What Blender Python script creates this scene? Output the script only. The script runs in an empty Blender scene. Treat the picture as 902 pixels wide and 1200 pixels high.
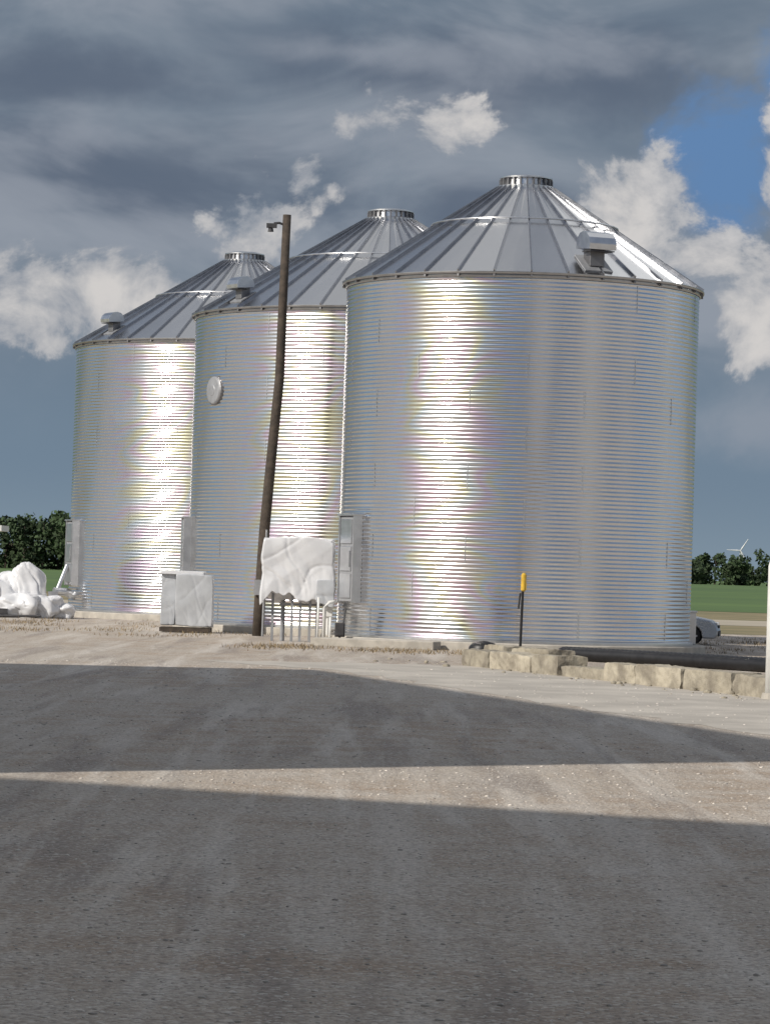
import bpy, math, random
import numpy as np
from mathutils import Vector, Matrix, noise
random.seed(7); rng=np.random.default_rng(7)
scene=bpy.context.scene
R_=math.radians
# ---------------------------------------------------------------- helpers
def link(o,parent=None):
    scene.collection.objects.link(o)
    if parent is not None: o.parent=parent
    return o
def empty(name,loc=(0,0,0)):
    e=bpy.data.objects.new(name,None); e.location=loc; e.empty_display_size=.5
    return link(e)
def mesh_obj(name,verts,faces,mat=None,parent=None,smooth=False,attr=None,loc=None):
    me=bpy.data.meshes.new(name)
    if isinstance(verts,np.ndarray):
        faces=np.asarray(faces); n=faces.shape[1]
        me.vertices.add(len(verts)); me.vertices.foreach_set('co',verts.astype(np.float32).ravel())
        me.loops.add(faces.size); me.loops.foreach_set('vertex_index',faces.astype(np.int32).ravel())
        me.polygons.add(len(faces)); me.polygons.foreach_set('loop_start',np.arange(0,faces.size,n,dtype=np.int32))
        me.update(calc_edges=True); me.validate()
    else:
        me.from_pydata([tuple(v) for v in verts],[],faces); me.update()
    if attr is not None:
        a=me.attributes.new('var','FLOAT','FACE'); a.data.foreach_set('value',np.asarray(attr,dtype=np.float32))
    if smooth: me.polygons.foreach_set('use_smooth',[True]*len(me.polygons))
    if mat: me.materials.append(mat)
    o=bpy.data.objects.new(name,me)
    if loc is not None: o.location=loc
    return link(o,parent)
class MB:
    def __init__(s): s.v=[]; s.f=[]
    def add(s,v,f):
        b=len(s.v); s.v+= [tuple(p) for p in v]; s.f+=[tuple(i+b for i in q) for q in f]
    def box(s,c,size,rot=None):
        x,y,z=[d/2 for d in size]; M=rot if rot is not None else Matrix.Identity(3); c=Vector(c)
        vs=[c+M@Vector((a*x,b*y,d*z)) for a in(-1,1) for b in(-1,1) for d in(-1,1)]
        s.add(vs,[(0,1,3,2),(4,6,7,5),(0,4,5,1),(2,3,7,6),(0,2,6,4),(1,5,7,3)])
    def tube(s,pts,rads,n=12,cap=True):
        pts=[Vector(p) for p in pts]; b=len(s.v); m=len(pts)
        for i,p in enumerate(pts):
            d=(pts[min(i+1,m-1)]-pts[max(i-1,0)]).normalized()
            a=d.cross(Vector((0,0,1)) if abs(d.z)<.9 else Vector((0,1,0))).normalized(); c=d.cross(a)
            r=rads[i] if hasattr(rads,'__len__') else rads
            for k in range(n):
                t=2*math.pi*k/n; s.v.append(tuple(p+a*(r*math.cos(t))+c*(r*math.sin(t))))
        for i in range(m-1):
            for k in range(n):
                k2=(k+1)%n; s.f.append((b+i*n+k,b+i*n+k2,b+(i+1)*n+k2,b+(i+1)*n+k))
        if cap:
            s.f.append(tuple(b+k for k in range(n))[::-1]); s.f.append(tuple(b+(m-1)*n+k for k in range(n)))
    def lathe(s,prof,n=64,cap=False):
        b=len(s.v)
        for r,z in prof:
            for k in range(n):
                t=2*math.pi*k/n; s.v.append((r*math.cos(t),r*math.sin(t),z))
        for i in range(len(prof)-1):
            for k in range(n):
                k2=(k+1)%n; s.f.append((b+i*n+k,b+i*n+k2,b+(i+1)*n+k2,b+(i+1)*n+k))
        if cap: s.f.append(tuple(b+(len(prof)-1)*n+k for k in range(n)))
    def obj(s,name,mat,parent=None,smooth=False,loc=None,bevel=0):
        o=mesh_obj(name,s.v,s.f,mat,parent,smooth,loc=loc)
        if bevel:
            m=o.modifiers.new('b','BEVEL'); m.width=bevel; m.segments=2; m.limit_method='ANGLE'
        return o
# ---------------------------------------------------------------- node helpers
class NT:
    def __init__(s,nt): s.nt=nt; s.n=nt.nodes; s.l=nt.links
    def new(s,t,**k):
        nd=s.n.new(t)
        for a,b in k.items(): setattr(nd,a,b)
        return nd
    def put(s,sock,v):
        if isinstance(v,bpy.types.NodeSocket): s.l.new(v,sock)
        elif v is not None:
            if hasattr(sock.default_value,'__len__') and hasattr(v,'__len__') and len(sock.default_value)==4 and len(v)==3: v=(*v,1)
            sock.default_value=v
    def M(s,op,a,b=None,c=None,clamp=False):
        nd=s.new('ShaderNodeMath',operation=op,use_clamp=clamp)
        for i,v in enumerate((a,b,c)):
            if v is not None: s.put(nd.inputs[i],v)
        return nd.outputs[0]
    def mix(s,f,a,b,bt='MIX'):
        nd=s.new('ShaderNodeMix',data_type='RGBA',blend_type=bt)
        s.put(nd.inputs[0],f); s.put(nd.inputs[6],a); s.put(nd.inputs[7],b); return nd.outputs[2]
    def noise(s,vec,scale,detail=4,rough=.5,dist=0):
        nd=s.new('ShaderNodeTexNoise'); s.put(nd.inputs['Vector'],vec)
        nd.inputs['Scale'].default_value=scale; nd.inputs['Detail'].default_value=detail
        nd.inputs['Roughness'].default_value=rough; nd.inputs['Distortion'].default_value=dist
        return nd.outputs['Fac']
    def smooth(s,v,a,b,to0=0,to1=1):
        nd=s.new('ShaderNodeMapRange',interpolation_type='SMOOTHSTEP')
        s.put(nd.inputs[0],v); nd.inputs[1].default_value=a; nd.inputs[2].default_value=b
        nd.inputs[3].default_value=to0; nd.inputs[4].default_value=to1; return nd.outputs[0]
    def mapping(s,vec,scale=(1,1,1),rot=(0,0,0),loc=(0,0,0)):
        nd=s.new('ShaderNodeMapping'); s.put(nd.inputs[0],vec)
        nd.inputs['Scale'].default_value=scale; nd.inputs['Rotation'].default_value=rot; nd.inputs['Location'].default_value=loc
        return nd.outputs[0]
    def bump(s,h,strength,dist):
        nd=s.new('ShaderNodeBump'); s.put(nd.inputs['Height'],h)
        nd.inputs['Strength'].default_value=strength; nd.inputs['Distance'].default_value=dist; return nd.outputs[0]
def material(name,color=(.5,.5,.5),rough=.7,metal=0,var=.15,scale=6,bump=0,bscale=None,bdist=.01,color2=None,attr=0):
    m=bpy.data.materials.new(name); m.use_nodes=True; t=NT(m.node_tree)
    b=t.n['Principled BSDF']; tc=t.new('ShaderNodeTexCoord').outputs['Object']
    n=t.noise(tc,scale,4,.6)
    c2=color2 if color2 else tuple(c*(1-var*2) for c in color)
    col=t.mix(t.smooth(n,.3,.7),c2,color)
    if attr:
        a=t.new('ShaderNodeAttribute',attribute_name='var').outputs['Fac']
        f=t.M('MULTIPLY_ADD',a,attr,1-attr/2)
        cc=t.new('ShaderNodeCombineXYZ'); [t.put(cc.inputs[i],f) for i in range(3)]
        col=t.mix(1.0,col,cc.outputs[0],'MULTIPLY')
    t.put(b.inputs['Base Color'],col)
    b.inputs['Metallic'].default_value=metal
    t.put(b.inputs['Roughness'],t.M('MULTIPLY_ADD',n,.2,rough-.1))
    if bump:
        t.put(b.inputs['Normal'],t.bump(t.noise(tc,bscale or scale*4,4,.6),bump,bdist))
    return m

def galv(name,base,rough,pastel,sheet=.1,rvar=.05):
    m=bpy.data.materials.new(name); m.use_nodes=True; t=NT(m.node_tree)
    b=t.n['Principled BSDF']; tc=t.new('ShaderNodeTexCoord').outputs['Object']
    a=t.new('ShaderNodeAttribute',attribute_name='var').outputs['Fac']
    n1=t.noise(t.mapping(tc,(1,1,.35)),1.0,3,.6)
    k=t.M('MULTIPLY_ADD',a,sheet,base-sheet/2)
    k=t.M('ADD',k,t.M('MULTIPLY_ADD',n1,.08,-.04))
    cc=t.new('ShaderNodeCombineXYZ'); t.put(cc.inputs[0],k); t.put(cc.inputs[1],t.M('MULTIPLY',k,1.005)); t.put(cc.inputs[2],t.M('MULTIPLY',k,1.02))
    col=cc.outputs[0]
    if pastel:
        # iridescence of the sun highlight painted into the colour: violet / straw / pink bands
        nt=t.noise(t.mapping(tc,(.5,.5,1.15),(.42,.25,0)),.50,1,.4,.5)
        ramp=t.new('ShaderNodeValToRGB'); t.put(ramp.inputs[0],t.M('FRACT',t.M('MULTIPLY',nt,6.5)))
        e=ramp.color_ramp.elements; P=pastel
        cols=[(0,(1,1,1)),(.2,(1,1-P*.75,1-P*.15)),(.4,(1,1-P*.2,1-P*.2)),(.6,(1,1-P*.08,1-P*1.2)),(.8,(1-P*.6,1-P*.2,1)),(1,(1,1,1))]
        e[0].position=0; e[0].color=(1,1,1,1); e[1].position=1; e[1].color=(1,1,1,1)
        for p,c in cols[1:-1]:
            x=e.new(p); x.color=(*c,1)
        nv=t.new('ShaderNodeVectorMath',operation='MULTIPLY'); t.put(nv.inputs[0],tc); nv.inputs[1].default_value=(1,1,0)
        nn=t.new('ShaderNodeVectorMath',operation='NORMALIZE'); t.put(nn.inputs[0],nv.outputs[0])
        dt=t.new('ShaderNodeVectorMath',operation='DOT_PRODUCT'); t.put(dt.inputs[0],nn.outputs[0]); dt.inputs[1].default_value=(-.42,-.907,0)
        wt=t.smooth(dt.outputs['Value'],.92,.99,.05,1)  # painted tint kept to the wall side where the sun highlight falls
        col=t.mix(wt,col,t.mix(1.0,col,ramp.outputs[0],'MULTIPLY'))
    t.put(b.inputs['Base Color'],col); b.inputs['Metallic'].default_value=1
    t.put(b.inputs['Roughness'],t.M('ADD',t.M('MULTIPLY_ADD',n1,.05,rough-.025),t.M('MULTIPLY_ADD',a,rvar,-rvar/2)))
    return m
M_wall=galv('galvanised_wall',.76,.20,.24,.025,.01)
M_roof=galv('galvanised_roof',.64,.25,0,.07,.04)
M_trim=material('galvanised_trim',(.72,.73,.75),.33,1,.06,3)
M_seam=material('seam_steel',(.62,.63,.65),.35,1,.06,3)
M_rib=material('rib_steel',(.42,.43,.46),.30,1,.08,3)
M_eave=material('eave_steel',(.50,.51,.53),.35,1,.08,3)
M_clip=material('clip_steel',(.25,.25,.26),.5,.8,.08,3)
M_dark=material('dark_bracket',(.05,.05,.055),.6,0,.2)
M_black=material('black_plastic',(.012,.012,.014),.45,0,.2)
M_conc=material('concrete',(.46,.43,.38),.9,0,.14,2.5,.4,30,.01)
M_wood=material('creosote_wood',(.075,.058,.045),.85,0,.25,5,.6,30,.01)
M_stone=material('limestone',(.42,.38,.30),.92,0,.2,1.9,.9,12,.03,color2=(.22,.195,.155),attr=.4)
M_plastic=material('white_film',(.68,.69,.715),.25,0,.05,1.6,.3,3.5,.03)
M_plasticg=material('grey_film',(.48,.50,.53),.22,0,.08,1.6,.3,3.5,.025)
M_yellow=material('yellow_paint',(.68,.43,.04),.5,0,.15,8)
M_white=material('white_paint',(.75,.75,.73),.5,0,.06,4)
M_grey=material('grey_steel',(.33,.34,.36),.5,.3,.1,4)
M_turb=material('turbine_paint',(.62,.64,.67),.6,0,.05,.1)
# ---------------------------------------------------------------- world
SUN_EL=R_(33); s2=Vector((.819,.574)) # shadow direction on the ground
w=bpy.data.worlds.new('World'); scene.world=w; w.use_nodes=True
t=NT(w.node_tree); t.n.clear()
sky=t.new('ShaderNodeTexSky',sky_type='NISHITA'); sky.sun_disc=False
sky.sun_elevation=SUN_EL; sun_dir=Vector((-s2.x*math.cos(SUN_EL),-s2.y*math.cos(SUN_EL),math.sin(SUN_EL)))
sky.sun_rotation=math.atan2(sun_dir.x,sun_dir.y)
sky.air_density=1; sky.dust_density=.6; sky.ozone_density=1.3
g=t.new('ShaderNodeTexCoord').outputs['Generated']
sp=t.new('ShaderNodeSeparateXYZ'); t.put(sp.inputs[0],g); X,Y,Z=sp.outputs
nA=t.noise(t.mapping(g,(1,1,2.0)),9,5,.58,.7)      # big masses
nB=t.noise(t.mapping(g,(1,1,1.2),loc=(1.3,0,.4)),26,7,.60,.25)    # billows
def blob(u,h,su,sh,amp=1):
    dx=t.M('MULTIPLY_ADD',X,3600/su,-u/su); dz=t.M('MULTIPLY_ADD',Z,3600/sh,-h/sh)
    d=t.M('SQRT',t.M('MULTIPLY_ADD',dx,dx,t.M('MULTIPLY',dz,dz)))
    return t.M('SUBTRACT',amp,d)
def union(L):
    v=L[0]
    for x in L[1:]: v=t.M('MAXIMUM',v,x)
    return t.M('MAXIMUM',v,-1.5)
C=union([blob(*a) for a in [(-42,520,70,50,1.15),(60,506,62,40,1.05),(-105,455,45,40,1.15),(-165,400,55,72,1.3),(-440,300,150,60,1.4),(-310,318,120,50,1.35),
    (285,430,85,75,1.15),(350,375,110,42,1.0),(450,325,85,80,1.2),(455,480,35,110,1.1)]])
F=union([blob(*a) for a in [(-380,490,120,45),(190,610,170,50),(-219,670,300,45),(-230,385,300,45),(230,300,240,90),(430,180,160,60),(-440,420,200,25),(-40,600,200,25),(-10,500,190,60)]])
Bl=union([blob(375,480,120,125),blob(445,600,60,80,.8)])
D=union([blob(-290,450,280,70),blob(110,575,330,55),blob(110,430,150,50),blob(-360,560,180,45)])
fine=t.M('MULTIPLY_ADD',nB,5.0,-2.5)
big=t.M('MULTIPLY_ADD',nA,4.0,-2.0)
cum=t.smooth(t.M('ADD',C,t.M('MULTIPLY',fine,.85)),.25,.62)
fai=t.smooth(t.M('ADD',t.M('ADD',F,t.M('MULTIPLY',fine,.35)),t.M('MULTIPLY',big,.8)),-.1,1.0)
blu=t.smooth(t.M('ADD',Bl,t.M('MULTIPLY',fine,.45)),.1,.75)
drk=t.smooth(t.M('ADD',t.M('ADD',D,t.M('MULTIPLY',fine,.3)),t.M('MULTIPLY',big,-.4)),-.35,.8)
base=t.mix(t.smooth(nA,.32,.68),(.14,.185,.245),(.245,.285,.34))
base=t.mix(t.smooth(Z,.10,.03),base,(.165,.23,.305))
base=t.mix(t.smooth(Z,.035,-.005),base,(.215,.285,.35))
base=t.mix(t.M('MULTIPLY',drk,.8),base,(.105,.135,.19))
base=t.mix(t.M('MULTIPLY',fai,.62),base,(.30,.33,.385))
lit=t.mix(t.smooth(t.M('ADD',t.M('MULTIPLY',fine,.6),t.M('MULTIPLY',C,.4)),-.1,.70),(.27,.30,.35),(.66,.635,.615))
base=t.mix(t.M('MULTIPLY',blu,.95),base,(.12,.235,.44))
front=t.mix(t.M('MULTIPLY',cum,.93),base,lit)
# rest of the sky: broken cloud over blue, brightest overhead
nS=t.noise(t.mapping(g,(1,1,1.4)),2.6,5,.6,.4)
oc=t.smooth(nS,.42,.58)
lowc=t.mix(t.smooth(nS,.45,.7),(.22,.24,.28),(.42,.43,.45))
highc=t.mix(t.smooth(nS,.42,.65),(.27,.30,.35),(.70,.70,.70))
backc=t.mix(t.smooth(Z,.35,.75),lowc,highc)
sidec=t.M('MULTIPLY',t.smooth(X,.10,.30),t.smooth(Z,.28,.42))  # bright patch added out of view for the right-hand roof panels to reflect
sidec=t.M('MULTIPLY',sidec,t.smooth(Y,.2,.5))
backc=t.mix(sidec,backc,(1.2,1.2,1.18))
wf=t.smooth(Y,.45,.85)
wf=t.M('MULTIPLY',wf,t.smooth(Z,.60,.32))
ccol=t.mix(wf,backc,front)
fac=t.M('MAXIMUM',wf,t.M('MULTIPLY',oc,.9))
fac=t.M('MAXIMUM',fac,t.M('MULTIPLY',sidec,.8))
bg1=t.new('ShaderNodeBackground'); t.put(bg1.inputs[0],sky.outputs[0]); bg1.inputs[1].default_value=.09
bg2=t.new('ShaderNodeBackground'); t.put(bg2.inputs[0],ccol); bg2.inputs[1].default_value=1.0
ms=t.new('ShaderNodeMixShader'); t.put(ms.inputs[0],fac); t.l.new(bg1.outputs[0],ms.inputs[1]); t.l.new(bg2.outputs[0],ms.inputs[2])
out=t.new('ShaderNodeOutputWorld'); t.l.new(ms.outputs[0],out.inputs[0])
sd=bpy.data.lights.new('sun','SUN'); sd.energy=4.3; sd.angle=R_(.5); sd.color=(1,.93,.83)
so=link(bpy.data.objects.new('sun',sd)); so.rotation_euler=sun_dir.to_track_quat('Z','Y').to_euler(); so.location=(-30,-20,60)
# ---------------------------------------------------------------- ground
def ground_mat():
    m=bpy.data.materials.new('gravel_ground'); m.use_nodes=True; t=NT(m.node_tree); b=t.n['Principled BSDF']
    p=t.new('ShaderNodeTexCoord').outputs['Object']
    big=t.noise(p,.13,3,.6,.5); mid=t.noise(p,1.1,4,.6); fin=t.noise(p,17,4,.8)
    tr=t.noise(t.mapping(p,(1.5,.09,1),(0,0,R_(14))),1,4,.6,.4)
    tr2=t.noise(t.mapping(p,(.9,.07,1),(0,0,R_(-28))),1,4,.6,.3)
    tr3=t.noise(t.mapping(p,(1.1,.10,1),(0,0,R_(40)),(3,1,0)),1,4,.6,.2)
    vo=t.new('ShaderNodeTexVoronoi'); t.put(vo.inputs['Vector'],p); vo.inputs['Scale'].default_value=34
    col=t.mix(t.smooth(big,.35,.65),(.35,.278,.215),(.40,.352,.30))
    col=t.mix(t.smooth(mid,.35,.7),col,(.43,.385,.335))
    col=t.mix(t.M('MULTIPLY',t.smooth(tr,.5,.68),.7),col,(.56,.52,.47))
    col=t.mix(t.M('MULTIPLY',t.smooth(tr3,.5,.66),.6),col,(.52,.48,.435))
    col=t.mix(t.M('MULTIPLY',t.smooth(tr2,.5,.66),.7),col,(.25,.215,.19))
    g=t.M('MULTIPLY_ADD',fin,1.8,.10)
    cc=t.new('ShaderNodeCombineXYZ'); [t.put(cc.inputs[i],g) for i in range(3)]
    col=t.mix(1,col,cc.outputs[0],'MULTIPLY')
    sc=t.new('ShaderNodeSeparateXYZ'); t.put(sc.inputs[0],vo.outputs['Color'])
    col=t.mix(t.M('MULTIPLY',t.smooth(sc.outputs[0],.75,.95),.6),col,(.60,.57,.52))
    col=t.mix(t.M('MULTIPLY',t.smooth(sc.outputs[1],.75,.95),.5),col,(.17,.15,.135))
    t.put(b.inputs['Base Color'],col); b.inputs['Roughness'].default_value=.95; b.inputs['Specular IOR Level'].default_value=.2
    h=t.M('ADD',t.M('MULTIPLY',vo.outputs['Distance'],-.5),t.M('ADD',t.M('MULTIPLY',fin,.7),t.M('MULTIPLY',mid,2.0)))
    h=t.M('ADD',h,t.M('MULTIPLY',tr,2.0))
    t.put(b.inputs['Normal'],t.bump(h,.7,.026)); return m
mesh_obj('ground',[(-6000,-300,0),(6000,-300,0),(6000,9000,0),(-6000,9000,0)],[(0,1,2,3)],ground_mat())
def sheet(name,poly,z,mat): return mesh_obj(name,[(x,y,z) for x,y in poly],[tuple(range(len(poly)))],mat)
M_apr=material('worn_concrete',(.48,.445,.395),.9,0,.14,.5,.5,18,.01)
ap=[(-4.5,73.6),(-.5,75.2),(2.2,75.8),(8.2,60),(15,44),(22,30),(13,34),(5.8,46),(2.2,58),(-1,69.5)]
ap2=[]
for i,(x,y) in enumerate(ap):
    x2,y2=ap[(i+1)%len(ap)]
    for k in range(14):
        f=k/14; nx=noise.noise(Vector((x+(x2-x)*f,y+(y2-y)*f,0))*.9)*.35; ap2.append((x+(x2-x)*f+nx,y+(y2-y)*f+nx*2.2))
sheet('concrete_apron',ap2,.004,M_apr)
M_verge=material('dry_grass_ground',(.27,.215,.12),.95,0,.2,.12,color2=(.14,.13,.06))
M_crop=material('crop_green',(.085,.15,.035),.95,0,.15,.02,color2=(.05,.10,.025))
M_droad=material('dirt_road',(.42,.37,.29),.95,0,.1,.1)
sheet('grass_verge',[(-400,133),(-9,136),(8,131),(400,128),(400,232),(-400,226)],.004,M_verge)
sheet('dirt_road',[(-400,152),(400,160),(400,182),(-400,172)],.012,M_droad)
sheet('crop_field',[(-5000,222),(5000,222),(5000,8800),(-5000,8800)],.02,M_crop)
import bmesh
bm=bmesh.new(); bmesh.ops.create_icosphere(bm,subdivisions=1,radius=1); bm.verts.ensure_lookup_table()
iv=np.array([v.co[:] for v in bm.verts]); fi=np.array([[v.index for v in f.verts] for f in bm.faces]); bm.free()
def stones(name,n,y0,y1,smin,smax,mat,pw=1.6,hw=.15,margin=1.5):
    Yp=y0+(y1-y0)*rng.random(n)**pw; Xp=(rng.random(n)*2-1)*(hw*Yp+margin)
    S=smin+(smax-smin)*rng.random(n)**5
    S=S*(1+Yp/90)
    sc=S[:,None]*(.6+.8*rng.random((n,3))); sc[:,2]*=.45
    V=iv[None]*sc[:,None,:]*(1+.35*(rng.random((n,12,1))-.5))
    a=rng.random(n)*6.283; ca,sa=np.cos(a)[:,None],np.sin(a)[:,None]
    x=V[:,:,0]*ca-V[:,:,1]*sa+Xp[:,None]; y=V[:,:,0]*sa+V[:,:,1]*ca+Yp[:,None]; z=V[:,:,2]+sc[:,2:3]*.1
    V=np.stack([x,y,z],-1).reshape(-1,3)
    Fc=(fi[None]+12*np.arange(n)[:,None,None]).reshape(-1,3)
    return mesh_obj(name,V,Fc,mat,attr=np.repeat(rng.random(n),20))
M_grav=material('gravel_stone',(.56,.52,.47),.9,0,.1,3,attr=.8)
stones('gravel',30000,13,72,.004,.019,M_grav)
# ---------------------------------------------------------------- silos
def pol(r,a,z): # a measured from the camera-facing side, + = right
    return Vector((r*math.sin(a),-r*math.cos(a),z))
def silo(X0,Y0,R,tn,nrib,z0,z1,door_a,vent_a,vent_r,manhole=None,vs=1.0):
    e=empty('grain_silo',(X0,Y0,0)); p=.125; A=.0076; H=z1-z0
    nz=int(round(H/p))*8; na=160
    zs=np.linspace(0,H,nz+1); rr=R+A*np.cos(2*np.pi*zs/(H/round(H/p)))
    th=np.linspace(0,2*np.pi,na,endpoint=False)
    Vx=rr[:,None]*np.cos(th)[None]; Vy=rr[:,None]*np.sin(th)[None]; Vz=np.repeat((z0+zs)[:,None],na,1)
    V=np.stack([Vx,Vy,Vz],-1).reshape(-1,3)
    i=np.arange(nz)[:,None]; k=np.arange(na)[None]; k2=(k+1)%na
    Fc=np.stack([i*na+k,i*na+k2,(i+1)*na+k2,(i+1)*na+k],-1).reshape(-1,4)
    nring=10; ring=(i*nring//nz)+0*k; ns=10
    sh=((k+(ring%2)*(na//ns//2))//(na//ns))%ns
    tab=rng.random((nring,ns)); var=tab[ring,sh].reshape(-1)
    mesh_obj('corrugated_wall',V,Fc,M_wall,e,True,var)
    mb=MB()
    for r_ in range(nring):
        for s in range(ns):
            if rng.random()<.3: continue
            kk=(s*(na//ns)+(r_%2)*(na//ns//2)); a=2*math.pi*kk/na
            zc=z0+H*(r_+.5)/nring; c=Vector(((R+.003)*math.cos(a),(R+.003)*math.sin(a),zc))
            mb.box(c,(.012,.022,H/nring*.72),Matrix.Rotation(a,3,'Z'))
    mb.obj('sheet_seams',M_seam,e)
    ov=.14; rc=.88; ze=z1+.06; rt=lambda r: ze+(R+ov-r)*tn
    V=[];Fq=[];vr=[]
    rads=[R+ov,R*.75,R*.5,rc]
    for j in range(nrib):
        b=len(V); v=rng.random()
        for r in rads:
            for q in (0,1,2):
                a=2*math.pi*(j+q/2)/nrib; dz=-.012 if q==1 else 0
                V.append(tuple(pol(r,a,rt(r)+dz)))
        for ii in range(3):
            for q in (0,1):
                o=b+ii*3+q; Fq.append((o,o+1,o+4,o+3)); vr.append(v)
    mesh_obj('roof_panels',V,Fq,M_roof,e,False,vr)
    mb=MB()
    for j in range(nrib):
        a=2*math.pi*j/nrib; p0=pol(R+ov,a,rt(R+ov)+.03); p1=pol(rc,a,rt(rc)+.03)
        d=(p1-p0); L=d.length; x=d.normalized(); y=Vector((0,0,1)).cross(x).normalized(); z=x.cross(y)
        M=Matrix((x,y,z)).transposed(); mb.box((p0+p1)/2,(L,.045,.09),M)
    mb.obj('roof_ribs',M_rib,e)
    mb=MB(); rm=R*.53; zm=rt(rm)+.12
    pts=[pol(rm,2*math.pi*q/nrib,zm) for q in range(nrib+1)]
    mb.tube(pts,.032,6,False)
    mb.obj('roof_stiffener_ring',M_trim,e,True)
    mb=MB(); mb.lathe([(R+.02,z1-.10),(R+.055,z1-.09),(R+.055,z1+.04),(R+.02,z1+.05)],96)
    mb.lathe([(R+ov-.02,ze-.06),(R+ov+.012,ze-.055),(R+ov+.012,ze+.01)],96)
    mb.obj('eave_ring',M_eave,e,True)
    mb=MB()
    for j in range(nrib):
        a=2*math.pi*j/nrib; mb.box(pol(R+.09,a,ze-.08),(.06,.10,.10),Matrix.Rotation(a,3,'Z'))
    mb.lathe([(R+.012,z1-.02),(R+.13,ze-.03)],96)
    mb.obj('eave_clips',M_clip,e)
    zc=rt(rc); mb=MB()
    mb.lathe([(rc+.06,zc-.05),(rc+.06,zc+.05),(rc-.12,zc+.10),(rc-.14,zc+.26),(rc-.05,zc+.30),(rc-.05,zc+.34),(rc-.3,zc+.40),(.02,zc+.44)],48,True)
    mb.obj('peak_collar',M_trim,e,False)
    mb=MB()
    for j in range(24):
        a=2*math.pi*j/24; mb.box(pol(rc-.08,a,zc+.17),(.05,.08,.2),Matrix.Rotation(a,3,'Z'))
    mb.obj('peak_clamps',M_clip,e)
    for va in vent_a:
        rot=Matrix.Rotation(va,3,'Z'); sl=math.atan(tn); c=pol(vent_r,va,rt(vent_r))
        T=Matrix.Translation(c)@rot.to_4x4()@Matrix.Scale(vs,4)
        mb=MB(); mb.box((0,.02,.03),(.95,1.0,.05),Matrix.Rotation(sl,3,'X')); 
        o=mb.obj('vent_flange',M_grey,e); o.matrix_local=T
        mb=MB(); mb.box((0,.0,.3),(.5,.5,.75)); o=mb.obj('vent_neck',M_clip,e,bevel=.02); o.matrix_local=T
        prof=[(-.62,.42),(-.64,.6),(-.56,.80),(-.38,.95),(-.1,1.02),(.14,.97),(.3,.82),(.36,.62),(.34,.5)]
        V=[(sx*.46,y,z) for sx in(-1,1) for y,z in prof]; n=len(prof)
        Fq=[(q,q+1,n+q+1,n+q) for q in range(n-1)]+[tuple(range(n))[::-1],tuple(range(n,2*n))]
        o=mesh_obj('vent_hood',V,Fq,M_trim,e); o.matrix_local=T
        mb=MB(); mb.box((0,-.3,.38),(.84,.6,.03)); o=mb.obj('vent_mesh',M_dark,e); o.matrix_local=T
    T=Matrix.Translation(pol(R,door_a,0))@Matrix.Rotation(door_a,4,'Z')
    mb=MB(); mb.box((0,-.11,2.6),(1.0,.24,2.6)); o=mb.obj('door_frame',M_grey,e,bevel=.02); o.matrix_local=T
    mb=MB()
    for q in range(3): mb.box((0,-.25,1.78+q*.83),(.82,.04,.74))
    mb.box((.38,-.29,2.6),(.05,.06,.5)); mb.box((-.55,-.12,2.6),(.06,.3,2.66)); mb.box((.55,-.12,2.6),(.06,.3,2.66)); mb.box((0,-.14,3.95),(1.2,.36,.06))
    o=mb.obj('door_panels',M_trim,e,bevel=.01); o.matrix_local=T
    if manhole:
        a,z=manhole; T=Matrix.Translation(pol(R,a,z))@Matrix.Rotation(a,4,'Z')@Matrix.Rotation(R_(90),4,'X')
        mb=MB(); mb.lathe([(.52,-.05),(.52,.04),(.49,.06)],32); o=mb.obj('hatch_rim',M_clip,e); o.matrix_local=T
        mb=MB(); mb.lathe([(.49,.055),(.46,.09),(.43,.10),(.20,.115),(.18,.13),(.05,.135)],32,True)
        o=mb.obj('inspection_hatch',M_grey,e); o.matrix_local=T
    mb=MB(); mb.lathe([(R+.5,-.02),(R+.5,z0-.05),(R+.47,z0-.02),(.01,z0-.02)],48)
    mb.obj('concrete_pad',M_conc,e)
    mb=MB(); mb.lathe([(R+.1,z0-.015),(R+.1,z0+.05),(R-.02,z0+.05)],96); mb.obj('base_flange',M_seam,e)
    return e
silo(4.1,96,5.5,.66,32,.27,11.15,R_(-66),[R_(21.8)],5.08,None,.95)
silo(-.12,110,6.85,.60,38,.27,11.1,R_(-82),[R_(-53)],6.3,(R_(-59.5),8.35),.72)
silo(-6.2,128.6,6.9,.61,38,.27,11.2,R_(-70),[R_(-53)],6.3,None,.72)
# ---------------------------------------------------------------- utility pole
e=empty('utility_pole',(-4.06,101,0)); mb=MB()
pp=[(0,0,-.3),(.05,0,1.5),(.12,.0,3.5),(.28,0,6),(.46,0,8.5),(.49,0,11),(.54,0,13.9)]
mb.tube(pp,[.19,.185,.175,.165,.155,.145,.135],14); mb.obj('pole_shaft',M_wood,e,True)
mb=MB(); mb.tube([(.5,0,13.55),(.3,-.05,13.62),(.12,-.08,13.6)],.04,8)
mb.box((.05,-.09,13.52),(.34,.2,.14)); mb.tube([(.02,-.09,13.45),(.02,-.09,13.32)],[.07,.1],10)
mb.obj('lamp_head',M_dark,e)
mb=MB(); mb.tube([(.16,-.17,.0),(.2,-.18,3.5)],.035,8); mb.box((.0,-.24,1.6),(.32,.14,.5)); mb.obj('conduit_and_meter',M_grey,e)
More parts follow.
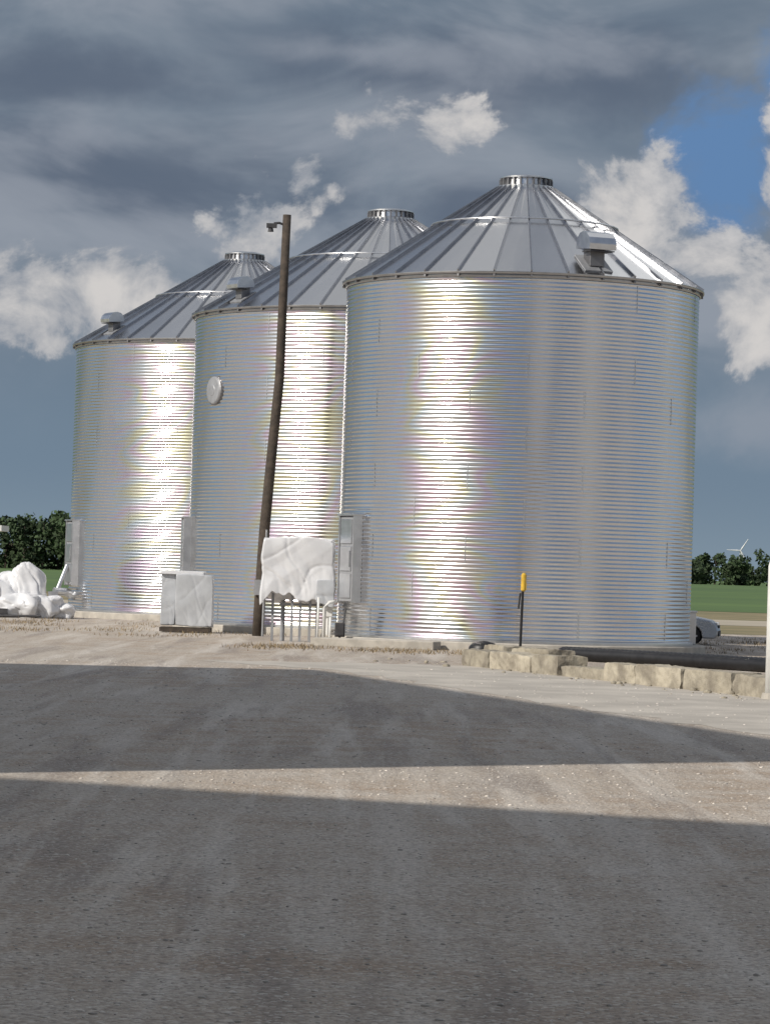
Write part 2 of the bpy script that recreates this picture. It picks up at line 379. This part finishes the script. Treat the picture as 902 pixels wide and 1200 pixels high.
# ---------------------------------------------------------------- film-wrapped things
def wrapped(name,parent,c,size,mat,seed,amp=.09,n=40,hem=0,taper=0):
    bm=bmesh.new(); bmesh.ops.create_cube(bm,size=1); bmesh.ops.subdivide_edges(bm,edges=bm.edges,cuts=n,use_grid_fill=True)
    off=Vector((seed*7.1,seed*3.3,1))
    for v in bm.verts:
        q=v.co.copy(); z=q.z
        q=q*(1-.04*(q.length/.866)**9)
        P=Vector((q.x*size[0]*(1-taper*z),q.y*size[1],q.z*size[2]))
        f=noise.noise(P*.8+off)
        ph=noise.noise(P*.7+off*2)*2.2
        s1=abs(math.sin(P.x*2.9+P.z*1.1+ph)); s2_=abs(math.sin(P.x*1.5-P.z*3.0+P.y*2+ph*1.3)); s3=abs(math.sin(P.x*8+P.z*.6+ph*.8))
        low=max(0,.3-z)
        # narrow, sharp creases between taut facets
        fold=(1-s1)**9*.40+(1-s2_)**9*.40+(1-s3)**2*.40*low
        tri=abs(((P.x*1.1+P.z*.7+ph*.3)%1)-.5)+abs(((P.x*.6-P.z*.9)%1)-.5)
        nrm=Vector((q.x*.7,q.y,q.z*.7)).normalized()
        P+=nrm*(f*amp*.7-fold*amp*.55+(tri-.5)*amp*.45)
        if hem and z<0: P.z+=hem*(-z*2)*(noise.noise(Vector((P.x*1.7,P.y,seed)))+.4*noise.noise(Vector((P.x*5,P.y,seed))))
        v.co=P+Vector(c)
    for f in bm.faces: f.smooth=True
    me=bpy.data.meshes.new(name); bm.to_mesh(me); bm.free(); me.materials.append(mat)
    o=bpy.data.objects.new(name,me); return link(o,parent)
e=empty('wrapped_control_cabinet',(-2.62,95,0))
wrapped('plastic_wrap',e,(.0,0,2.27),(2.25,1.1,1.88),M_plastic,1,.15,52,.35,.05)
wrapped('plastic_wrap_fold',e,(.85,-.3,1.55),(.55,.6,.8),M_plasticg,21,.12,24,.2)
mb=MB()
for x in (-.75,-.15,.1,.4,.62): mb.box((x,-.25+.2*random.random(),.75),(.08,.08,1.5))
for x in (-.45,.85): mb.tube([(x,.3,0),(x,.3,1.5)],.07,10)
mb.box((.2,0,1.15),(1.5,.1,.07)); mb.obj('legs',M_grey,e)
mb=MB(); mb.box((.95,-.1,1.15),(.30,.4,.7)); mb.tube([(.95,-.2,.0),(.95,-.2,1.0)],.06,10); mb.obj('junction_box',M_white,e,bevel=.02)
e=empty('wrapped_pallet',(-6.55,103,0))
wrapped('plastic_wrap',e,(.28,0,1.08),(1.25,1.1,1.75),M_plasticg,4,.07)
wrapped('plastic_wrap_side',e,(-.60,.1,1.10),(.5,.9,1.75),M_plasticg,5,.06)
wrapped('plastic_top',e,(-.15,0,2.0),(1.55,.95,.12),M_plastic,6,.04,14)
mb=MB(); mb.box((0,0,.1),(1.7,1.1,.14)); mb.obj('pallet',M_wood,e)
e=empty('wrapped_parts_pile',(-14.1,121,0))
def drape(name,c,rx,h,seed,lean=0):
    bm=bmesh.new(); bmesh.ops.create_icosphere(bm,subdivisions=5,radius=1); off=Vector((seed*5.7,seed,seed*2))
    for v in bm.verts:
        q=v.co.copy(); k=(abs(q.x)**3+abs(q.y)**3+abs(q.z)**3)**(-1/3); q*=k
        ang=math.atan2(q.y,q.x); ph=noise.noise(q*1.0+off)*2.5
        fold=(1-abs(math.sin(ang*3.5+q.z*2.0+ph)))**6*.10+(1-abs(math.sin(q.z*4+q.x*3+ph)))**8*.06
        f=noise.noise(q*1.1+off)*.34+noise.noise(q*2.0+off)*.08
        q*=(1+f-fold)
        v.co=Vector(c)+Vector((q.x*rx+lean*q.z,q.y*rx,max(-.02,h*(q.z*.5+.42))))
    me=bpy.data.meshes.new(name); bm.to_mesh(me); bm.free(); me.materials.append(M_plastic)
    for p in me.polygons: p.use_smooth=True
    link(bpy.data.objects.new(name,me),e)
drape('film_bundle_1',(.30,0,0),.62,2.2,3,-.15); drape('film_bundle_2',(-.65,.2,0),.85,1.75,8,.05); drape('film_bundle_3',(.95,-.5,0),.65,1.0,5)
drape('film_bundle_4',(-1.7,0,0),.95,1.9,19,-.1); drape('film_bundle_5',(-.1,-.7,0),.8,1.0,11); drape('film_bundle_6',(1.55,-.3,0),.5,.65,14)
mb=MB()
mb.tube([(-1.2,-1.5,.28),(-1.1,-1.7,.28)],[.28,.28],16); mb.box((-.9,-1.5,.2),(.9,.3,.3)); mb.tube([(-1.5,-1.7,.05),(.9,-1.8,.1)],.05,8); mb.obj('loose_hardware',M_dark,e)
e=empty('unload_auger',(-13.1,126,0)); mb=MB()
mb.tube([(.9,.6,.6),(.1,0,1.0),(-.35,-.2,1.0)],.17,12); mb.tube([(-.2,-.1,1.1),(.15,.1,2.1)],.09,10); mb.box((-.35,-.2,.55),(.4,.4,.9)); mb.tube([(-.2,0,.9),(-.25,0,0)],.06,8)
mb.obj('pipe',M_trim,e,False)
# ---------------------------------------------------------------- marker post
e=empty('marker_post',(4.0,88.4,0)); mb=MB(); mb.tube([(0,0,-.1),(.03,0,2.0)],.04,10); mb.tube([(-.08,0,1.3),(-.04,0,1.75)],.025,8); mb.obj('black_rod',M_black,e)
mb=MB(); mb.tube([(.04,0,1.80),(.045,0,1.84),(.05,0,2.28),(.05,0,2.33)],[.04,.075,.075,.04],12); mb.box((.1,0,1.95),(.06,.08,.22)); mb.obj('yellow_sleeve',M_yellow,e,False)
e=empty('white_post',(7.66,60.2,0)); mb=MB(); mb.tube([(0,0,-.1),(0,0,2.6),(0,0,2.72),(0,0,2.76)],[.12,.12,.09,.03],16); mb.obj('post_pipe',M_white,e,True)
mb=MB(); mb.tube([(0,0,.0),(0,0,.12)],[.2,.17],16); mb.obj('post_footing',M_conc,e)
# ---------------------------------------------------------------- stone block wall
e=empty('limestone_block_wall',(0,0,0)); A_=Vector((2.3,76.2,0)); B_=Vector((9.3,57.0,0)); tot=(B_-A_).length; d=(B_-A_).normalized(); pos=0; idx=0
yaw=math.atan2(d.y,d.x)
def block(c,size,yw,seed):
    bm=bmesh.new(); bmesh.ops.create_cube(bm,size=1); bmesh.ops.subdivide_edges(bm,edges=bm.edges,cuts=13,use_grid_fill=True)
    M=Matrix.Translation(c)@Matrix.Rotation(yw,4,'Z')@Matrix.Rotation(random.uniform(-.025,.025),4,'Y')
    for v in bm.verts:
        q=v.co*(1-.03*(v.co.length/.866)**8); P=Vector((q.x*size[0],q.y*size[1],q.z*size[2]))
        nn=noise.noise_vector(P*1.6+Vector((seed*3,0,0)))*.03+noise.noise_vector(P*6+Vector((seed,0,0)))*.028
        kn=noise.noise(P*1.2+Vector((0,seed*9,0))); 
        if kn>.15: nn-=P*(kn-.15)*.3
        v.co=M@(P+nn)
    me=bpy.data.meshes.new('block'); bm.to_mesh(me); bm.free(); me.materials.append(M_stone)
    a=me.attributes.new('var','FLOAT','FACE'); a.data.foreach_set('value',[random.Random(seed).random()]*len(me.polygons))
    link(bpy.data.objects.new('block',me),e)
while pos<tot:
    L=random.uniform(1.5,2.8); H=random.uniform(.44,.49)
    if 5.0<pos<7.0: H*=.62
    c=A_+d*(pos+L/2)+Vector((random.uniform(-.04,.04),0,H/2-.04)); block(c,(L*.99,.75,H),yaw+random.uniform(-.03,.03),idx+1)
    if pos<3.2 : block(c+Vector((.5,.75,H*.3)),(L*.85,.7,H*.9),yaw+random.uniform(-.08,.08),idx+40)
    pos+=L+random.uniform(.0,.05); idx+=1
def scat(name,n,fn,s0,s1,mat):
    V=[];Fc=[];at=[]
    for k in range(n):
        x,y=fn(); s=s0+(s1-s0)*random.random()**3; sc=np.array([s*random.uniform(.7,1.4),s*random.uniform(.7,1.3),s*random.uniform(.4,.8)])
        v=iv*sc*(1+.4*(rng.random((12,1))-.5))+np.array([x,y,sc[2]*.3]); V.append(v); Fc.append(fi+12*k); at+= [random.random()]*20
    return mesh_obj(name,np.concatenate(V),np.concatenate(Fc),mat,attr=at)
def near_wall():
    s=random.uniform(-2,tot); p=A_+d*s; return p.x+random.gauss(-.3,.6),p.y+random.gauss(-.2,.9)
scat('rubble',260,near_wall,.012,.10,M_stone)
e=empty('black_drain_pipe',(0,0,0)); mb=MB(); pts=[];rd=[]
P0=Vector((4.9,83.4,.18)); P1=Vector((13.5,73.2,.18)); n=160
for k in range(n+1):
    f=k/n; q=P0.lerp(P1,f); q.y+=.25*math.sin(f*5); pts.append(q); rd.append(.18+(.012 if k%2 else -.008))
mb.tube(pts,rd,14); 
mb.tube([p+Vector((.1,.40,0)) for p in pts],rd,14)
mb.obj('pipe_runs',M_black,e,True)
e=empty('black_cap',(2.95,88.6,.0)); mb=MB(); mb.lathe([(.42,0),(.42,.16),(.34,.27),(.12,.33),(.01,.34)],20); mb.obj('dome',M_black,e,True)
mb=MB(); mb.tube([(.3,0,.1),(.8,.1,.12)],.09,10); mb.obj('stub',M_black,e)
# ---------------------------------------------------------------- silver car parked behind the near silo, nose to the right
M_car=material('silver_car_paint',(.50,.52,.55),.28,.75,.04,3)
M_glass=material('dark_glass',(.02,.025,.03),.08,0,.1,3)
M_tyre=material('tyre_rubber',(.02,.02,.02),.8,0,.15,8)
M_lens=material('lamp_lens',(.6,.62,.65),.1,.2,.05,5)
e=empty('parked_car',(9.62,108.6,0)); e.rotation_euler=(0,0,R_(-9))
def extr(name,prof,hw,mat,bev,top=None):
    zt=max(z for _,z in prof); zb=min(z for _,z in prof); V=[]
    for sy in(-1,1):
        for x,z in prof:
            k=1-(top or 0)*((z-zb)/(zt-zb)); V.append((x,sy*hw*k,z))
    n=len(prof); Fq=[(q,(q+1)%n,n+(q+1)%n,n+q) for q in range(n)]+[tuple(range(n))[::-1],tuple(range(n,2*n))]
    o=mesh_obj(name,V,Fq,mat,e); m=o.modifiers.new('b','BEVEL'); m.width=bev; m.segments=3; m.limit_method='ANGLE'; m.angle_limit=R_(25); return o
def arch(cx,r,n=8): return [(cx+r*math.cos(a),.32+r*math.sin(a)) for a in [math.pi*k/n for k in range(n+1)]]
low=[(2.18,.24)]+[(2.28,.36),(2.30,.52),(2.24,.72),(2.02,.88),(1.5,.98),(.95,1.05),(-1.5,1.08),(-2.1,1.05),(-2.26,.9),(-2.28,.4),(-2.2,.25)]
low+=[(-1.72,.25)]+[(x,z) for x,z in arch(-1.36,.37)[::-1]]+[(-.95,.22),(.95,.22)]+[(x,z) for x,z in arch(1.36,.37)[::-1]]+[(1.76,.24)]
extr('body',low,.88,M_car,.05,.06)
extr('cabin_glass',[(1.15,1.02),(.55,1.44),(.3,1.52),(-1.25,1.52),(-1.55,1.44),(-2.05,1.05)],.78,M_glass,.03,.18)
extr('roof',[(.50,1.475),(.3,1.54),(-1.25,1.55),(-1.55,1.48),(-1.5,1.46),(.45,1.46)],.66,M_car,.01,0)
mb=MB()
for cx in(-1.36,1.36):
    for sy in(-1,1): mb.tube([(cx,sy*.66,.32),(cx,sy*.69,.32),(cx,sy*.85,.32),(cx,sy*.87,.32)],[.29,.32,.32,.28],28)
mb.obj('tyres',M_tyre,e)
mb=MB()
for cx in(-1.36,1.36):
    for sy in(-1,1):
        mb.tube([(cx,sy*.80,.32),(cx,sy*.882,.32)],[.06,.05],12)
        for k in range(5):
            a=k*2*math.pi/5; mb.box((cx+.11*math.cos(a),sy*.878,.32+.11*math.sin(a)),(.22,.02,.06),Matrix.Rotation(-a,3,'Y'))
mb.obj('wheel_spokes',M_trim,e)
mb=MB()
for sy in(-1,1): mb.box((2.16,sy*.66,.74),(.20,.30,.12)); 
mb.obj('headlamps',M_lens,e,bevel=.02)
mb=MB(); mb.box((2.30,0,.42),(.05,1.2,.18)); mb.box((2.28,0,.66),(.05,.8,.1)); 
for sy in(-1,1): mb.box((.75,sy*.92,1.08),(.16,.14,.1))
for x in(-.1,-1.0): 
    for sy in(-1,1): mb.box((x,sy*.872,.66),(.012,.02,.6))
mb.obj('grille_and_trim',M_dark,e)
# unloading duct stub at the flank
e=empty('unload_duct',(9.72,96.6,0)); mb=MB(); mb.box((0,0,.75),(.26,.5,1.0)); mb.box((0,0,.2),(.34,.6,.1)); mb.box((0,-.05,1.28),(.32,.56,.06)); mb.obj('duct_box',M_trim,e,bevel=.01)
e=empty('electrical_box',(-1.25,92.6,0)); mb=MB(); mb.box((0,0,.45),(.3,.25,.42)); mb.box((0,-.14,.45),(.24,.03,.34)); mb.tube([(0,0,0),(0,0,.3)],.04,8); mb.tube([(.1,0,.6),(.15,.3,1.1)],.03,8); mb.obj('enclosure',M_dark,e,bevel=.01)
e=empty('pipe_stand',(-1.75,94.0,0)); mb=MB(); mb.tube([(0,0,0),(0,0,1.1),(.12,.1,1.25),(.4,.5,1.3)],.05,10); mb.tube([(.18,-.1,0),(.18,-.1,.8)],.035,8); mb.tube([(-.2,.1,0),(-.2,.1,1.4)],.035,8); mb.obj('pipes',M_white,e,True)
mb=MB(); mb.box((-.15,90.3,.12),(3.7,1.0,.26),Matrix.Rotation(R_(-14),3,'Z')); mb.obj('concrete_strip',M_conc,bevel=.03)
e=empty('fuel_canopy',(-22.0,150,0)); mb=MB(); mb.box((0,0,3.75),(7,3,.28)); 
for x in(-3,2.4):
    for y in(-1.2,1.2): mb.tube([(x,y,0),(x,y,3.65)],.05,8)
mb.obj('frame',M_white,e)
# ---------------------------------------------------------------- dry grass
def grass(name,n,fn,h0,h1,mat,wd=.012):
    V=[];Fc=[];at=[]
    for k in range(n):
        x,y,zb=fn(); h=random.uniform(h0,h1); a=random.random()*6.28; l=random.gauss(0,.5)*h; m=random.gauss(0,.5)*h; wx,wy=wd*math.cos(a),wd*math.sin(a)
        V+=[(x-wx,y-wy,zb),(x+wx,y+wy,zb),(x+wx*.6+l*.4,y+wy*.6+m*.4,zb+h*.6),(x-wx*.6+l*.4,y-wy*.6+m*.4,zb+h*.6),(x+l,y+m,zb+h),(x+l+.002,y+m,zb+h)]
        b=6*k; Fc+=[(b,b+1,b+2,b+3),(b+3,b+2,b+5,b+4)]; at+=[random.random()]*2
    return mesh_obj(name,V,Fc,mat,attr=at)
M_dg=material('dry_grass',(.29,.22,.13),.9,0,.2,.5,color2=(.17,.13,.075),attr=.8)
cl=[(random.uniform(-17,-3.5),random.uniform(96,122)) for _ in range(60)]+[(random.uniform(-4,3),random.uniform(85,90)) for _ in range(25)]+[(random.uniform(9,16),random.uniform(84,125)) for _ in range(45)]
def near_clumps():
    while True:
        c=random.choice(cl); x=c[0]+random.gauss(0,.5); y=c[1]+random.gauss(0,.9)
        if all(math.hypot(x-a,y-b)>r for a,b,r in[(4.1,96,6.05),(-.12,110,7.4),(-6.2,128.6,7.45)]): return x,y,0
grass('dry_grass',6000,near_clumps,.02,.13,M_dg)
# ---------------------------------------------------------------- distant trees
M_leaf=material('foliage',(.045,.075,.028),.9,0,.2,.08,color2=(.025,.045,.02),attr=1.1)
def tree_line(name,x0,x1,y,ymar,hm,spacing,nl,ls,seed):
    r=np.random.default_rng(seed); e=empty(name,(0,0,0)); Vs=[];at=[]; tk=MB(); x=x0
    while x<x1:
        h=hm*(.7+.45*r.random()); yy=y+ymar*(r.random()-.5); wdt=h*(.4+.3*r.random())
        nc=11; cc=np.stack([(r.random(nc)-.5)*wdt*1.5,(r.random(nc)-.5)*wdt*1.2,h*(.06+.82*r.random(nc))],-1)
        cr=wdt*(.28+.22*r.random(nc))*(1.25-.6*cc[:,2]/h)
        ci=r.integers(0,nc,nl); dd=r.normal(size=(nl,3)); dd/=np.linalg.norm(dd,axis=1)[:,None]
        P=cc[ci]+dd*(cr[ci]*r.random(nl)**.4)[:,None]+np.array([x,yy,0]); P[:,2]=np.maximum(P[:,2],.4)
        u=r.normal(size=(nl,3)); u/=np.linalg.norm(u,axis=1)[:,None]; v=np.cross(u,r.normal(size=(nl,3))); v/=np.linalg.norm(v,axis=1)[:,None]
        s=ls*(.5+r.random(nl))[:,None]
        Vs.append(np.stack([P-u*s,P-v*s*.7,P+u*s,P+v*s*.7],1).reshape(-1,3)); at.append(np.clip(.5*r.random(nl)+.5*r.random(nc)[ci],0,1))
        tk.tube([(x,yy,0),(x+.2,yy,h*.35),(x+.1,yy,h*.75)],[h*.025,h*.018,h*.006],6)
        for q in range(3): tk.tube([(x+.1,yy,h*(.3+.1*q)),(x+cc[q,0]*.8,yy+cc[q,1]*.8,cc[q,2])],[h*.012,h*.004],5)
        x+=spacing*(.4+1.1*r.random())
    V=np.concatenate(Vs); mesh_obj('crowns',V,np.arange(len(V)).reshape(-1,4),M_leaf,e,attr=np.concatenate(at))
    tk.obj('trunks',M_wood,e)
tree_line('distant_tree_line',-150,-45,700,40,12.5,2.6,1000,.48,3)
tree_line('distant_tree_line',100,330,1500,60,16,4.2,520,.95,5)
# wind turbine
e=empty('wind_turbine',(719,6200,0)); mb=MB(); mb.tube([(0,0,0),(0,0,62)],[2.0,1.3],12); mb.box((0,1,63),(3,8,3))
for k in range(3):
    a=R_(32+120*k); dr=Vector((math.sin(a),0,math.cos(a))); c=Vector((0,-4,63)); mb.tube([c,c+dr*6,c+dr*28],[1,1.8,.6],6)
mb.obj('tower_and_rotor',M_turb,e)
# ---------------------------------------------------------------- elevator buildings behind / beside the viewpoint (cast the yard shadows)
M_bld=material('elevator_concrete',(.38,.37,.35),.9,0,.1,.3,.3,6,.02)
def building(name,p0,p1,depth,H,bays):
    p0=Vector((*p0,0)); p1=Vector((*p1,0)); d=(p1-p0); L=d.length; d.normalize(); nrm=Vector((d.y,-d.x,0))
    if nrm.dot(Vector((s2.x,s2.y,0)))<0: nrm=-nrm
    back=-nrm; ctr=(p0+p1)/2+back*depth/2; yw=math.atan2(d.y,d.x); e=empty(name,ctr); e.rotation_euler=(0,0,yw)
    sg=1 if (Matrix.Rotation(yw,3,'Z')@Vector((0,1,0))).dot(nrm)>0 else -1
    mb=MB(); mb.box((0,0,H/2-.3),(L,depth,H-.6)); mb.obj('walls',M_bld,e)
    mb=MB(); mb.box((0,0,H-.3),(L+.3,depth+.3,.6)); mb.obj('roof_parapet',M_conc,e)
    mb=MB(); w_=MB(); 
    for k in range(bays):
        x=-L/2+L*(k+.5)/bays
        mb.box((x,sg*(depth/2+.03),2.2),(3.4,.1,4.4))
        for z in (7,10.5,14): w_.box((x,sg*(depth/2+.02),z),(1.4,.08,1.3))
        mb.box((x+L/bays/2-.2,sg*(depth/2+.1),H/2-.7),(.35,.2,H-1.4))
    mb.obj('doors_and_pilasters',M_grey,e); w_.obj('windows',M_dark,e)
building('grain_elevator_building',(-26.1,51.8),(-17.7,23.4),12,19.5,4)
dd=Vector((.926,-.378)); a0=Vector((-36.7,9.1))-dd*1.0; a1=Vector((-36.7,9.1))+dd*60
building('feed_mill_building',a0,a1,14,26,9)
# ---------------------------------------------------------------- camera
cd=bpy.data.cameras.new('camera'); cam=link(bpy.data.objects.new('camera',cd)); scene.camera=cam
cd.sensor_fit='HORIZONTAL'; cd.sensor_width=36; cd.lens=36*3600/902; cd.clip_start=.5; cd.clip_end=20000
cam.matrix_world=Matrix.Translation((0,0,2.3))@Matrix.Rotation(R_(90+1.08),4,'X')@Matrix.Rotation(R_(1.75),4,'Z')
scene.view_settings.view_transform='Standard'; scene.view_settings.look='None'; scene.view_settings.exposure=0
